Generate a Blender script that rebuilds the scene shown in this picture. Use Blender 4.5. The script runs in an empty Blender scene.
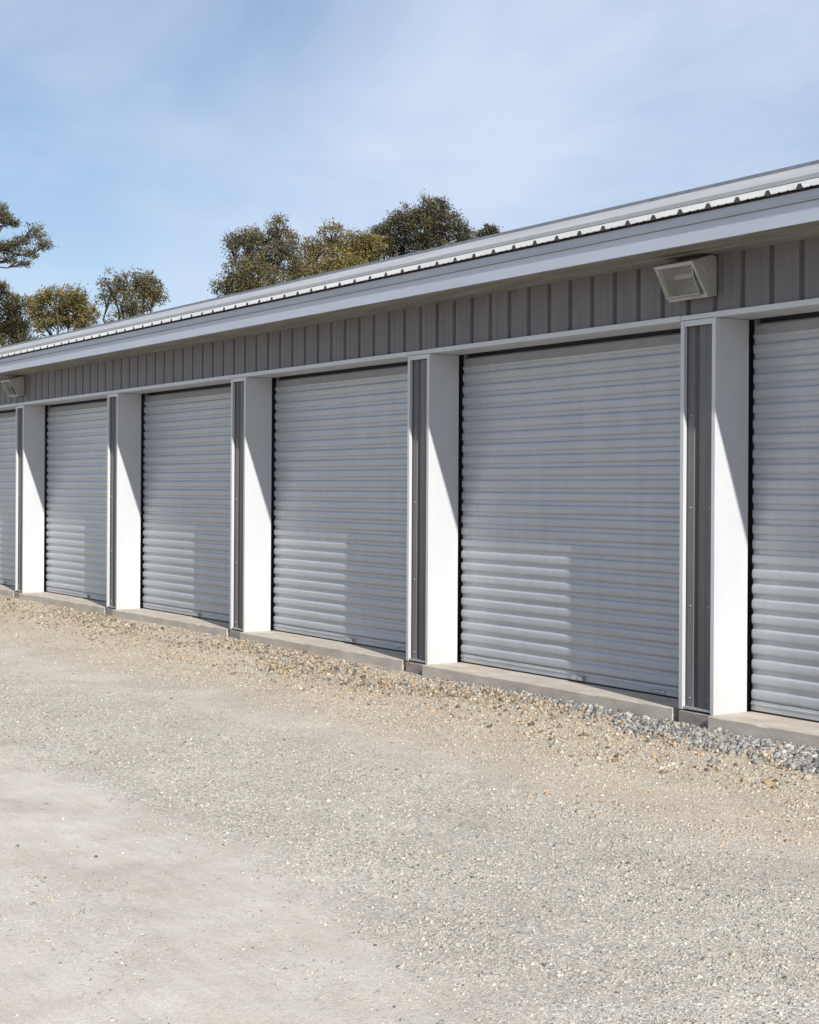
import bpy, math, random
import numpy as np
from mathutils import Vector, Matrix
random.seed(7)
rng = np.random.default_rng(11)
scene = bpy.context.scene
col = scene.collection

# ------------------------------------------------------------------ camera
cam_data = bpy.data.cameras.new('camera')
cam = bpy.data.objects.new('camera', cam_data); col.objects.link(cam)
CAM = Vector((8.963, -8.736, 1.886))
cr = Vector((0.54562, 0.83801, 0.00582)); cu = Vector((-0.00318, -0.00488, 0.99998)); cf = Vector((-0.838025, 0.545632, 0.0))
cam.matrix_world = Matrix(((cr.x, cu.x, -cf.x, CAM.x), (cr.y, cu.y, -cf.y, CAM.y), (cr.z, cu.z, -cf.z, CAM.z), (0, 0, 0, 1)))
cam_data.sensor_fit = 'AUTO'; cam_data.sensor_width = 36
cam_data.lens = 36 * 1542.1 / 1024
cam_data.shift_y = -(512 - 489.2) / 1024
cam_data.clip_start = 0.05; cam_data.clip_end = 3000
scene.camera = cam

# ------------------------------------------------------------------ world + sun
SUN = Vector((4.73, -1.0, 2.90)).normalized()
EL = math.asin(SUN.z); AZ = math.atan2(SUN.x, SUN.y)
w = bpy.data.worlds.new("World"); scene.world = w; w.use_nodes = True
nt = w.node_tree; nt.nodes.clear()
def N(t, tree, **kw):
    n = tree.nodes.new(t)
    for k, v in kw.items(): setattr(n, k, v)
    return n
sky = N('ShaderNodeTexSky', nt, sky_type='NISHITA', sun_disc=False, sun_elevation=EL, sun_rotation=AZ,
        altitude=50, air_density=1.0, dust_density=0.5, ozone_density=1.2)
tc = N('ShaderNodeTexCoord', nt)
mp = N('ShaderNodeMapping', nt); mp.inputs['Scale'].default_value = (1.5, 2.6, 4.6); mp.inputs['Rotation'].default_value = (0.35, 0.55, 0.3); mp.inputs['Location'].default_value = (1.7, 0.9, 0.5)
cn = N('ShaderNodeTexNoise', nt); cn.inputs['Scale'].default_value = 1.35; cn.inputs['Detail'].default_value = 7
cn.inputs['Roughness'].default_value = 0.52; cn.inputs['Distortion'].default_value = 0.5
crp = N('ShaderNodeValToRGB', nt); crp.color_ramp.elements[0].position = 0.36; crp.color_ramp.elements[1].position = 0.70
crp.color_ramp.elements[0].color = (0.22, 0.22, 0.22, 1); crp.color_ramp.elements[1].color = (0.88, 0.88, 0.88, 1)
mix = N('ShaderNodeMixRGB', nt); mix.inputs[2].default_value = (7.2, 8.2, 10.0, 1)
tint = N('ShaderNodeMixRGB', nt, blend_type='MULTIPLY'); tint.inputs[0].default_value = 1; tint.inputs[2].default_value = (0.98, 1.05, 1.17, 1)
bg = N('ShaderNodeBackground', nt); bg.inputs['Strength'].default_value = 0.084
out = N('ShaderNodeOutputWorld', nt)
L = nt.links.new
L(tc.outputs['Generated'], mp.inputs['Vector']); L(mp.outputs['Vector'], cn.inputs['Vector'])
L(cn.outputs['Fac'], crp.inputs['Fac']); L(crp.outputs['Color'], mix.inputs[0]); L(sky.outputs['Color'], tint.inputs[1]); L(tint.outputs[0], mix.inputs[1])
L(mix.outputs['Color'], bg.inputs['Color']); L(bg.outputs['Background'], out.inputs['Surface'])

sd = bpy.data.lights.new('sun', 'SUN'); sd.energy = 5.0; sd.angle = math.radians(0.53); sd.color = (1.0, 0.965, 0.90)
so = bpy.data.objects.new('sun', sd); col.objects.link(so)
so.rotation_euler = SUN.to_track_quat('Z', 'Y').to_euler(); so.location = (20, -10, 20)

vs = scene.view_settings
vs.view_transform = 'Standard'; vs.look = 'None'; vs.gamma = 1; vs.use_curve_mapping = False; vs.exposure = 0.17
scene.render.engine = 'CYCLES'

# ------------------------------------------------------------------ helpers
def tag(o, label=None, cat=None, group=None, kind=None):
    if label: o['label'] = label
    if cat: o['category'] = cat
    if group: o['group'] = group
    if kind: o['kind'] = kind
    return o
def empty(name, loc=(0, 0, 0)):
    o = bpy.data.objects.new(name, None); col.objects.link(o); o.location = loc; o.empty_display_size = 0.3
    return o
class MB:
    def __init__(s): s.v = []; s.f = []
    def poly(s, pts, faces):
        b = len(s.v); s.v += [tuple(p) for p in pts]; s.f += [tuple(b + i for i in f) for f in faces]; return s
    def box(s, x0, x1, y0, y1, z0, z1):
        return s.poly([(x0, y0, z0), (x1, y0, z0), (x1, y1, z0), (x0, y1, z0), (x0, y0, z1), (x1, y0, z1), (x1, y1, z1), (x0, y1, z1)],
                      [(0, 3, 2, 1), (4, 5, 6, 7), (0, 1, 5, 4), (1, 2, 6, 5), (2, 3, 7, 6), (3, 0, 4, 7)])
    def prism_x(s, prof, x0, x1, closed=True):
        n = len(prof)
        pts = [(x0, y, z) for y, z in prof] + [(x1, y, z) for y, z in prof]
        fs = [(i, (i + 1) % n, n + (i + 1) % n, n + i) for i in range(n if closed else n - 1)]
        if closed: fs += [tuple(range(n - 1, -1, -1)), tuple(range(n, 2 * n))]
        return s.poly(pts, fs)
    def tube(s, pts, rad, k=7):
        b = len(s.v); pts = [Vector(p) for p in pts]; n = len(pts)
        for i, p in enumerate(pts):
            t = (pts[min(i + 1, n - 1)] - pts[max(i - 1, 0)]).normalized()
            a = t.orthogonal().normalized() if i == 0 else (a - t * a.dot(t)).normalized()
            c = t.cross(a)
            for j in range(k):
                th = 2 * math.pi * j / k
                s.v.append(tuple(p + (a * math.cos(th) + c * math.sin(th)) * rad[i]))
        for i in range(n - 1):
            for j in range(k):
                s.f.append((b + i * k + j, b + i * k + (j + 1) % k, b + (i + 1) * k + (j + 1) % k, b + (i + 1) * k + j))
        s.f.append(tuple(b + (n - 1) * k + j for j in range(k))); s.f.append(tuple(b + k - 1 - j for j in range(k)))
        return s
    def build(s, name, mat, parent=None, bevel=0, smooth=False, loc=None):
        me = bpy.data.meshes.new(name); me.from_pydata(s.v, [], s.f); me.validate(); me.update()
        o = bpy.data.objects.new(name, me); col.objects.link(o); me.materials.append(mat)
        if parent: o.parent = parent
        if loc: o.location = loc
        if smooth: me.polygons.foreach_set('use_smooth', [True] * len(me.polygons))
        if bevel:
            m = o.modifiers.new('b', 'BEVEL'); m.width = bevel; m.segments = 2; m.limit_method = 'ANGLE'; m.angle_limit = math.radians(40)
        return o

def hash2(ix, iy, seed):
    h = (ix.astype(np.int64) * 374761393 + iy.astype(np.int64) * 668265263 + seed * 974711) & 0x7fffffff
    h = ((h ^ (h >> 13)) * 1274126177) & 0x7fffffff
    return ((h ^ (h >> 16)) & 0xffff) / 65535.0
def vnoise(x, y, seed=0):
    ix = np.floor(x); iy = np.floor(y); fx = x - ix; fy = y - iy
    fx = fx * fx * (3 - 2 * fx); fy = fy * fy * (3 - 2 * fy)
    a = hash2(ix, iy, seed); b = hash2(ix + 1, iy, seed); c = hash2(ix, iy + 1, seed); d = hash2(ix + 1, iy + 1, seed)
    return (a * (1 - fx) + b * fx) * (1 - fy) + (c * (1 - fx) + d * fx) * fy
def fbm(x, y, seed=0, o=4):
    s = 0; a = 0.5; t = 0
    for i in range(o):
        s = s + a * vnoise(x * 2 ** i + 17.3 * i, y * 2 ** i - 9.1 * i, seed + i); t += a; a *= 0.55
    return s / t
def sst(a, b, x):
    t = np.clip((x - a) / (b - a), 0, 1); return t * t * (3 - 2 * t)

# ------------------------------------------------------------------ materials
def principled(name, base, rough=0.5, metal=0.0, spec=0.5):
    m = bpy.data.materials.new(name); m.use_nodes = True; t = m.node_tree
    p = t.nodes['Principled BSDF']
    p.inputs['Base Color'].default_value = (*base, 1); p.inputs['Roughness'].default_value = rough
    p.inputs['Metallic'].default_value = metal; p.inputs['Specular IOR Level'].default_value = spec
    return m, t, p
def noisy(name, c1, c2, rough=(0.35, 0.5), metal=0.0, scale=(3, 3, 3), detail=6, bump=0.0, bscale=60, lo=0.35, hi=0.65, spec=0.5, dist=0.01):
    m, t, p = principled(name, c1, rough[0], metal, spec)
    tc = N('ShaderNodeTexCoord', t); mp = N('ShaderNodeMapping', t); mp.inputs['Scale'].default_value = scale
    n = N('ShaderNodeTexNoise', t); n.inputs['Scale'].default_value = 1; n.inputs['Detail'].default_value = detail; n.inputs['Roughness'].default_value = 0.62
    r = N('ShaderNodeValToRGB', t); r.color_ramp.elements[0].position = lo; r.color_ramp.elements[1].position = hi
    r.color_ramp.elements[0].color = (*c1, 1); r.color_ramp.elements[1].color = (*c2, 1)
    mr = N('ShaderNodeMapRange', t); mr.inputs['From Min'].default_value = 0.3; mr.inputs['From Max'].default_value = 0.7
    mr.inputs['To Min'].default_value = rough[0]; mr.inputs['To Max'].default_value = rough[1]
    l = t.links.new
    l(tc.outputs['Object'], mp.inputs['Vector']); l(mp.outputs['Vector'], n.inputs['Vector'])
    l(n.outputs['Fac'], r.inputs['Fac']); l(r.outputs['Color'], p.inputs['Base Color'])
    l(n.outputs['Fac'], mr.inputs['Value']); l(mr.outputs['Result'], p.inputs['Roughness'])
    if bump:
        n2 = N('ShaderNodeTexNoise', t); n2.inputs['Scale'].default_value = bscale; n2.inputs['Detail'].default_value = 4
        b = N('ShaderNodeBump', t); b.inputs['Strength'].default_value = bump; b.inputs['Distance'].default_value = dist
        l(tc.outputs['Object'], n2.inputs['Vector']); l(n2.outputs['Fac'], b.inputs['Height']); l(b.outputs['Normal'], p.inputs['Normal'])
    return m
M = {}
M['white_trim'] = noisy('painted white steel', (0.51, 0.52, 0.535), (0.55, 0.56, 0.575), (0.34, 0.46), scale=(2.5, 2.5, 1.2), bump=0.06, bscale=2.2, dist=0.02)
def add_dirt(m):
    t = m.node_tree; l = t.links.new; p = t.nodes['Principled BSDF']
    src = p.inputs['Base Color'].links[0].from_socket
    tc = N('ShaderNodeTexCoord', t); sp = N('ShaderNodeSeparateXYZ', t); l(tc.outputs['Object'], sp.inputs[0])
    mr = N('ShaderNodeMapRange', t); mr.inputs['From Min'].default_value = 0.75; mr.inputs['From Max'].default_value = 0.10; mr.inputs['To Min'].default_value = -0.12; mr.inputs['To Max'].default_value = 0.34
    l(sp.outputs['Z'], mr.inputs['Value'])
    n = N('ShaderNodeTexNoise', t); n.inputs['Scale'].default_value = 38; n.inputs['Detail'].default_value = 7; n.inputs['Roughness'].default_value = 0.75; l(tc.outputs['Object'], n.inputs['Vector'])
    a = N('ShaderNodeMath', t, operation='ADD'); l(mr.outputs[0], a.inputs[0]); l(n.outputs['Fac'], a.inputs[1])
    r = N('ShaderNodeMapRange', t); r.inputs['From Min'].default_value = 0.62; r.inputs['From Max'].default_value = 1.05; r.inputs['To Max'].default_value = 0.42; l(a.outputs[0], r.inputs['Value'])
    x = N('ShaderNodeMixRGB', t); x.inputs[2].default_value = (0.40, 0.35, 0.28, 1); l(r.outputs[0], x.inputs[0]); l(src, x.inputs[1]); l(x.outputs[0], p.inputs['Base Color'])
add_dirt(M['white_trim'])
M['fascia'] = noisy('fascia paint', (0.43, 0.465, 0.535), (0.48, 0.515, 0.585), (0.38, 0.5), scale=(0.8, 3, 5), bump=0.015, bscale=1.4, dist=0.01)
M['gutter'] = noisy('gutter paint', (0.36, 0.39, 0.44), (0.42, 0.45, 0.50), (0.38, 0.5), scale=(0.8, 3, 9), bump=0.03, bscale=1.3, dist=0.01)
M['roof'] = noisy('roof sheet', (0.30, 0.30, 0.298), (0.36, 0.36, 0.357), (0.42, 0.6), scale=(0.7, 2.5, 3), bump=0.06, bscale=3)
M['cap'] = noisy('ridge cap', (0.38, 0.38, 0.375), (0.45, 0.45, 0.44), (0.42, 0.6), scale=(0.5, 2.5, 3), bump=0.03, bscale=3)
M['vent'] = noisy('vent strip', (0.17, 0.185, 0.21), (0.24, 0.255, 0.28), (0.5, 0.6), scale=(8, 3, 3))
M['wall'] = noisy('taupe siding', (0.122, 0.112, 0.114), (0.160, 0.147, 0.149), (0.42, 0.56), scale=(4, 4, 0.9), bump=0.08, bscale=5)
M['soffit'] = noisy('soffit board', (0.17, 0.16, 0.14), (0.28, 0.265, 0.23), (0.6, 0.75), scale=(1.2, 9, 9), bump=0.2, bscale=22)
M['dark'] = noisy('gap shade black', (0.018, 0.018, 0.020), (0.03, 0.03, 0.03), (0.6, 0.8))  # near-black colour in place of the shade behind the door gaps
M['guide'] = noisy('guide steel', (0.16, 0.165, 0.175), (0.24, 0.245, 0.255), (0.5, 0.7))
M['light_stop'] = noisy('light stop black', (0.05, 0.05, 0.05), (0.08, 0.08, 0.08), (0.8, 0.9))  # dark tone for the added rib plugs and the eave shadow line
M['rubber'] = noisy('rubber seal', (0.012, 0.012, 0.012), (0.025, 0.024, 0.022), (0.6, 0.8), scale=(5, 5, 5))
M['galv'] = noisy('galvanised steel', (0.40, 0.41, 0.42), (0.55, 0.56, 0.57), (0.3, 0.5), 0.5, scale=(30, 30, 30), detail=3)
M['bar'] = noisy('bottom bar aluminium', (0.40, 0.42, 0.45), (0.50, 0.52, 0.545), (0.32, 0.5), 0.35, scale=(4, 10, 30))
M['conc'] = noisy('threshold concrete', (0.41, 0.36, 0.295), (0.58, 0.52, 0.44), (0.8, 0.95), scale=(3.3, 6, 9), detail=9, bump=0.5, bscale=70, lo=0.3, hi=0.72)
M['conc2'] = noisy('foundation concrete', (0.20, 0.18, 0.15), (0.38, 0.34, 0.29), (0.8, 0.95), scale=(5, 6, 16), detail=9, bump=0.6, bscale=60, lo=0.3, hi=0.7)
M['ink'] = noisy('label ink', (0.06, 0.07, 0.09), (0.10, 0.11, 0.13), (0.5, 0.6))
M['sticker'] = noisy('sticker', (0.50, 0.54, 0.60), (0.58, 0.62, 0.68), (0.4, 0.5), scale=(20, 20, 20))
M['lamp_house'] = noisy('weathered lamp housing', (0.27, 0.265, 0.25), (0.40, 0.39, 0.37), (0.45, 0.6), scale=(6, 6, 9), bump=0.15, bscale=90, lo=0.25, hi=0.6)
M['reflector'] = noisy('lamp reflector', (0.07, 0.07, 0.068), (0.12, 0.12, 0.115), (0.25, 0.4), 0.5, scale=(9, 9, 9))
# lamp glass: a clear pane seen through, with a soft reflection
m, t, p = principled('lamp glass', (0.5, 0.5, 0.48), 0.12)
tp = N('ShaderNodeBsdfTransparent', t); tp.inputs['Color'].default_value = (0.86, 0.86, 0.83, 1)
gls = N('ShaderNodeBsdfGlossy', t); gls.inputs['Roughness'].default_value = 0.16; gls.inputs['Color'].default_value = (0.9, 0.9, 0.9, 1)
df = N('ShaderNodeBsdfDiffuse', t); df.inputs['Color'].default_value = (0.45, 0.44, 0.40, 1)
fr = N('ShaderNodeValue', t); fr.outputs[0].default_value = 0.10
m1 = N('ShaderNodeMixShader', t); m1.inputs[0].default_value = 0.14; m2 = N('ShaderNodeMixShader', t)
t.links.new(tp.outputs[0], m1.inputs[1]); t.links.new(df.outputs[0], m1.inputs[2])
t.links.new(fr.outputs[0], m2.inputs[0]); t.links.new(m1.outputs[0], m2.inputs[1]); t.links.new(gls.outputs[0], m2.inputs[2])
t.links.new(m2.outputs[0], t.nodes['Material Output'].inputs['Surface'])
M['glass'] = m
# curtain: silver painted steel, faint vertical rub marks and dust low down
def curtain_mat():
    m, t, p = principled('silver curtain steel', (0.5, 0.52, 0.55), 0.3, 0.12, 0.5)
    p.inputs['Coat Weight'].default_value = 0.45; p.inputs['Coat Roughness'].default_value = 0.22
    l = t.links.new
    tc = N('ShaderNodeTexCoord', t)
    mp = N('ShaderNodeMapping', t); mp.inputs['Scale'].default_value = (9, 1, 0.7)
    n = N('ShaderNodeTexNoise', t); n.inputs['Scale'].default_value = 1; n.inputs['Detail'].default_value = 7; n.inputs['Roughness'].default_value = 0.7
    mp2 = N('ShaderNodeMapping', t); mp2.inputs['Scale'].default_value = (1.3, 1, 22)
    n2 = N('ShaderNodeTexNoise', t); n2.inputs['Scale'].default_value = 1; n2.inputs['Detail'].default_value = 6
    l(tc.outputs['Object'], mp.inputs['Vector']); l(mp.outputs['Vector'], n.inputs['Vector'])
    l(tc.outputs['Object'], mp2.inputs['Vector']); l(mp2.outputs['Vector'], n2.inputs['Vector'])
    ad = N('ShaderNodeMath', t, operation='ADD'); l(n.outputs['Fac'], ad.inputs[0]); l(n2.outputs['Fac'], ad.inputs[1])
    r = N('ShaderNodeMapRange', t); r.inputs['From Min'].default_value = 0.75; r.inputs['From Max'].default_value = 1.25; l(ad.outputs[0], r.inputs['Value'])
    mx = N('ShaderNodeMixRGB', t); mx.inputs[1].default_value = (0.365, 0.383, 0.408, 1); mx.inputs[2].default_value = (0.44, 0.458, 0.482, 1)
    l(r.outputs[0], mx.inputs[0])
    oi = N('ShaderNodeObjectInfo', t); hv = N('ShaderNodeHueSaturation', t); rv = N('ShaderNodeMapRange', t); rv.inputs['To Min'].default_value = 0.94; rv.inputs['To Max'].default_value = 1.07
    l(oi.outputs['Random'], rv.inputs['Value']); l(rv.outputs[0], hv.inputs['Value']); l(mx.outputs[0], hv.inputs['Color']); l(hv.outputs[0], p.inputs['Base Color'])
    r2 = N('ShaderNodeMapRange', t); r2.inputs['To Min'].default_value = 0.38; r2.inputs['To Max'].default_value = 0.48
    l(r.outputs[0], r2.inputs['Value']); l(r2.outputs[0], p.inputs['Roughness'])
    return m
M['curtain'] = curtain_mat()

# ------------------------------------------------------------------ ground zones (shared by sheet and stones)
def zones(x, y):
    wob = (fbm(x * 0.55, y * 0.9, 3) - 0.5)
    wob2 = (fbm(x * 1.9, y * 2.6, 9) - 0.5)
    edge = -5.08 - 0.045 * np.clip(x - 1.5, 0, 9) ** 2 - 0.07 * np.clip(-1.0 - x, 0, 30) + 0.5 * wob + 0.40 * wob2
    track = sst(edge + 0.28, edge - 0.28, y)                       # smooth dusty wheel track, far from the doors
    patch = sst(0.56, 0.72, fbm(x * 0.8 + 5, y * 1.6, 21)) * 0.28
    t2c = -2.75 + 0.35 * np.sin(x * 0.35 + 0.6) + 0.5 * wob
    t2 = np.exp(-((y - t2c) / 0.52) ** 2) * (0.55 + 0.45 * sst(0.35, 0.6, fbm(x * 0.4, y * 1.2, 31)))   # second, fainter track
    dusty = np.clip(np.maximum(track * (1 - patch), 0.70 * t2), 0, 1)
    tan = sst(-3.3, -1.9, y + 0.9 * wob + 0.3 * wob2)
    bal_w = 0.16 + 0.46 * sst(-2.0, 0.4, x) + 0.012 * np.clip(x - 1, 0, 10) ** 2 + 0.10 * wob2
    bal = sst(-bal_w - 0.26, -bal_w + 0.14, y + 0.5 * wob2) * (0.35 + 0.65 * sst(-4.4, -2.0, x))
    deb = np.exp(-((y + 0.62 + 0.25 * np.sin(x * 1.1)) / 0.34) ** 2) * sst(0.2, -3.2, x) * sst(0.36, 0.56, fbm(x * 0.9, y * 2, 41))
    return dusty, tan, bal, deb
def height(x, y):
    near = sst(-60, -25, x) * sst(40, 15, x) * sst(-40, -15, y) * sst(14, 4, y)
    h = 0.035 * (fbm(x * 0.5, y * 0.8, 51) - 0.5) + 0.016 * (fbm(x * 3, y * 3, 57) - 0.5)
    d, t, b, g = zones(x, y)
    h = h - b * 0.006 + g * 0.006 - d * 0.008
    h = h + 0.010 * (fbm(x * 9, y * 9, 77) - 0.5) * (1 - d)
    return h * near
def axis(a, b, step, lo, hi, n):
    c = np.arange(a, b + step / 2, step)
    e = np.geomspace(step, 1.0, n); 
    left = a - (a - lo) * (np.geomspace(0.002, 1, n))[::-1]; right = b + (hi - b) * np.geomspace(0.002, 1, n)
    return np.concatenate([left, c, right])
gx = axis(-19, 8, 0.045, -900, 900, 26); gy = axis(-8.2, 0.6, 0.04, -900, 900, 26)
X, Y = np.meshgrid(gx, gy); Z = height(X, Y)
nx, ny = len(gx), len(gy)
me = bpy.data.meshes.new('ground')
me.vertices.add(nx * ny); me.vertices.foreach_set('co', np.stack([X, Y, Z], -1).astype(np.float32).ravel())
ii = (np.arange(ny - 1)[:, None] * nx + np.arange(nx - 1)[None, :]).ravel()
q = np.stack([ii, ii + 1, ii + nx + 1, ii + nx], -1)
me.loops.add(q.size); me.loops.foreach_set('vertex_index', q.ravel().astype(np.int32))
me.polygons.add(len(q)); me.polygons.foreach_set('loop_start', (np.arange(len(q)) * 4).astype(np.int32))
me.update(calc_edges=True); me.polygons.foreach_set('use_smooth', np.ones(len(q), bool))
d, t_, b_, g_ = zones(X, Y)
at = me.color_attributes.new('zone', 'FLOAT_COLOR', 'POINT')
at.data.foreach_set('color', np.stack([d, t_, b_, g_], -1).astype(np.float32).ravel())
ground = bpy.data.objects.new('ground', me); col.objects.link(ground)
tag(ground, 'pale gravel yard with a dusty wheel track running past the storage doors', 'ground', kind='structure')

def ground_mat():
    m, t, p = principled('gravel yard', (0.4, 0.37, 0.33), 0.92, 0, 0.25)
    l = t.links.new
    tc = N('ShaderNodeTexCoord', t); P = tc.outputs['Object']
    za = N('ShaderNodeAttribute', t, attribute_name='zone')
    sep = N('ShaderNodeSeparateColor', t); l(za.outputs['Color'], sep.inputs[0])
    dusty, tan, bal, deb = sep.outputs[0], sep.outputs[1], sep.outputs[2], za.outputs['Alpha']
    def noise(s, d=5, r=0.6):
        n = N('ShaderNodeTexNoise', t); n.inputs['Scale'].default_value = s; n.inputs['Detail'].default_value = d; n.inputs['Roughness'].default_value = r
        l(P, n.inputs['Vector']); return n.outputs['Fac']
    def ramp(f, stops, interp='LINEAR'):
        r = N('ShaderNodeValToRGB', t); r.color_ramp.interpolation = interp
        while len(r.color_ramp.elements) < len(stops): r.color_ramp.elements.new(0.5)
        for e, (a, c) in zip(r.color_ramp.elements, stops): e.position = a; e.color = (*c, 1)
        l(f, r.inputs['Fac']); return r.outputs['Color']
    def mix(f, a, b, bt='MIX'):
        x = N('ShaderNodeMixRGB', t, blend_type=bt)
        for i, v in enumerate((f, a, b)):
            if isinstance(v, (int, float)): x.inputs[i].default_value = v
            elif isinstance(v, tuple): x.inputs[i].default_value = (*v, 1)
            else: l(v, x.inputs[i])
        return x.outputs[0]
    def vor(s, feature='F1'):
        v = N('ShaderNodeTexVoronoi', t); v.inputs['Scale'].default_value = s; v.feature = feature; l(P, v.inputs['Vector']); return v
    v1 = vor(78); v2 = vor(160)
    s1 = N('ShaderNodeSeparateColor', t); l(v1.outputs['Color'], s1.inputs[0])
    s2 = N('ShaderNodeSeparateColor', t); l(v2.outputs['Color'], s2.inputs[0])
    greys = [(0.0, (0.11, 0.11, 0.11)), (0.13, (0.33, 0.325, 0.30)), (0.45, (0.50, 0.455, 0.39)), (0.80, (0.64, 0.575, 0.48)), (0.97, (0.85, 0.80, 0.71))]
    tans = [(0.0, (0.13, 0.11, 0.09)), (0.15, (0.36, 0.31, 0.25)), (0.45, (0.52, 0.455, 0.37)), (0.80, (0.64, 0.55, 0.43)), (0.97, (0.85, 0.78, 0.67))]
    cg = mix(0.35, ramp(s1.outputs[0], greys), ramp(s2.outputs[1], greys)); ct = mix(0.35, ramp(s1.outputs[1], tans), ramp(s2.outputs[0], tans))
    grav = mix(tan, cg, ct)
    grav = mix(bal, grav, (0.22, 0.21, 0.20))
    big = noise(1.3, 6, 0.6)
    dust = ramp(noise(2.2, 9, 0.68), [(0.28, (0.49, 0.43, 0.365)), (0.5, (0.585, 0.535, 0.465)), (0.68, (0.64, 0.605, 0.55))])
    dust = mix(0.30, dust, ramp(s2.outputs[0], greys))
    # streaks of dust laid along the drive
    mp = N('ShaderNodeMapping', t); mp.inputs['Scale'].default_value = (1.2, 7, 1); mp.inputs['Rotation'].default_value = (0, 0, 0.07); l(P, mp.inputs['Vector'])
    st = N('ShaderNodeTexNoise', t); st.inputs['Scale'].default_value = 2.4; st.inputs['Detail'].default_value = 8; st.inputs['Roughness'].default_value = 0.7; l(mp.outputs[0], st.inputs['Vector'])
    dust = mix(0.26, dust, ramp(st.outputs['Fac'], [(0.38, (0.47, 0.42, 0.36)), (0.60, (0.67, 0.64, 0.59))]))
    dust = mix(tan, dust, mix(0.45, dust, (0.53, 0.445, 0.34)))
    fine = noise(26, 8, 0.75)
    fac = N('ShaderNodeMath', t, operation='ADD'); l(dusty, fac.inputs[0])
    sub = N('ShaderNodeMath', t, operation='MULTIPLY_ADD'); l(fine, sub.inputs[0]); sub.inputs[1].default_value = 1.6; sub.inputs[2].default_value = -0.62
    l(sub.outputs[0], fac.inputs[1]); fac.use_clamp = True
    fm = N('ShaderNodeMath', t, operation='MULTIPLY'); l(fac.outputs[0], fm.inputs[0])
    c2 = N('ShaderNodeMapRange', t); c2.inputs['To Min'].default_value = 0.35; c2.inputs['To Max'].default_value = 1.0; l(dusty, c2.inputs['Value']); l(c2.outputs[0], fm.inputs[1])
    colr = mix(fm.outputs[0], grav, dust)
    colr = mix(1.0, colr, ramp(big, [(0.30, (0.84, 0.815, 0.78)), (0.68, (1.06, 1.05, 1.03))]), 'MULTIPLY')
    colr = mix(deb, colr, mix(fine, (0.20, 0.15, 0.10), (0.42, 0.35, 0.27)))
    l(colr, p.inputs['Base Color'])
    # bump
    hb = N('ShaderNodeMath', t, operation='ADD'); l(v1.outputs['Distance'], hb.inputs[0]); l(v2.outputs['Distance'], hb.inputs[1])
    inv = N('ShaderNodeMath', t, operation='MULTIPLY'); l(hb.outputs[0], inv.inputs[0])
    r = N('ShaderNodeMapRange', t); r.inputs['To Min'].default_value = -1.0; r.inputs['To Max'].default_value = -0.12; l(dusty, r.inputs['Value']); l(r.outputs[0], inv.inputs[1])
    b1 = N('ShaderNodeBump', t); b1.inputs['Strength'].default_value = 0.55; b1.inputs['Distance'].default_value = 0.008; l(inv.outputs[0], b1.inputs['Height'])
    b2 = N('ShaderNodeBump', t); b2.inputs['Strength'].default_value = 0.5; b2.inputs['Distance'].default_value = 0.012; l(noise(14, 9, 0.7), b2.inputs['Height'])
    l(b1.outputs['Normal'], b2.inputs['Normal']); l(b2.outputs['Normal'], p.inputs['Normal'])
    return m
me.materials.append(ground_mat())

# ------------------------------------------------------------------ storage building
BAY = 4.1; PW = 0.403; DEP = 0.37; SL = 0.10; HZ = 3.271; TOPZ = 3.772
K0, K1 = -10, 3                                   # pillars stand at X = k * BAY
XL, XR = K0 * BAY - PW, K1 * BAY
bld = empty('storage_building', (0, 0, 0))
tag(bld, 'long low self storage building with white pillars, silver roller doors and taupe siding', 'building')

def siding_profile(x0, x1, phase, y0=0.020, gd=0.032, pitch=0.3048):
    """outline in plan of ribbed siding: wide flats with two faint minor ribs, narrow grooves"""
    pts = []
    k = math.floor((x0 - phase) / pitch) - 1
    while phase + k * pitch < x1 + pitch:
        c = phase + k * pitch
        pts += [(c - 0.030, y0), (c - 0.016, y0 + gd), (c + 0.016, y0 + gd), (c + 0.030, y0)]
        for q in (0.105, 0.200):
            pts += [(c + q - 0.016, y0), (c + q - 0.008, y0 - 0.004), (c + q + 0.008, y0 - 0.004), (c + q + 0.016, y0)]
        k += 1
    pts = [p_ for p_ in pts if x0 < p_[0] < x1]
    return [(x0, y0)] + pts + [(x1, y0)]
def siding(mb, x0, x1, z0, z1, phase, y0=0.020, flip=1, gd=0.032):
    pr = siding_profile(x0, x1, phase, 0, gd); n = len(pr)
    mb.poly([(x, y0 + flip * y, z0) for x, y in pr] + [(x, y0 + flip * y, z1) for x, y in pr], [(i, i + 1, n + i + 1, n + i) for i in range(n - 1)])
mb = MB(); siding(mb, XL, XR, HZ + 0.02, TOPZ, 0.275); mb.build('wall', M['wall'], bld)
# rear and gable walls
mb = MB(); siding(mb, XL, XR, 0.02, TOPZ + 0.05, 0.1, 9.8, -1)
for xe in (XL + 0.004, XR - 0.004):
    mb.poly([(xe, 0.02, 0.02), (xe, 9.8, 0.02), (xe, 9.8, 3.9), (xe, 4.9, 5.2), (xe, 0.02, 3.9)], [(0, 1, 2, 3, 4)])
o = mb.build('wall', M['wall'], bld); o['label'] = 'taupe siding of the gable ends and rear'
# near-black backing sheet, its colour standing in for shade around the curtains
MB().box(XL + 0.02, XR - 0.02, DEP + 0.10, DEP + 0.14, 0.02, HZ + 0.35).build('shade_backing', M['dark'], bld)
# soffit (boards with a joint line)
mb = MB(); mb.box(XL, XR, -0.436, -0.165, TOPZ + 0.012, TOPZ + 0.03); mb.box(XL, XR, -0.155, 0.06, TOPZ, TOPZ + 0.03)
for k in range(int(XL / 3.66) - 1, int(XR / 3.66) + 1):
    pass
mb.build('soffit', M['soffit'], bld)
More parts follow.
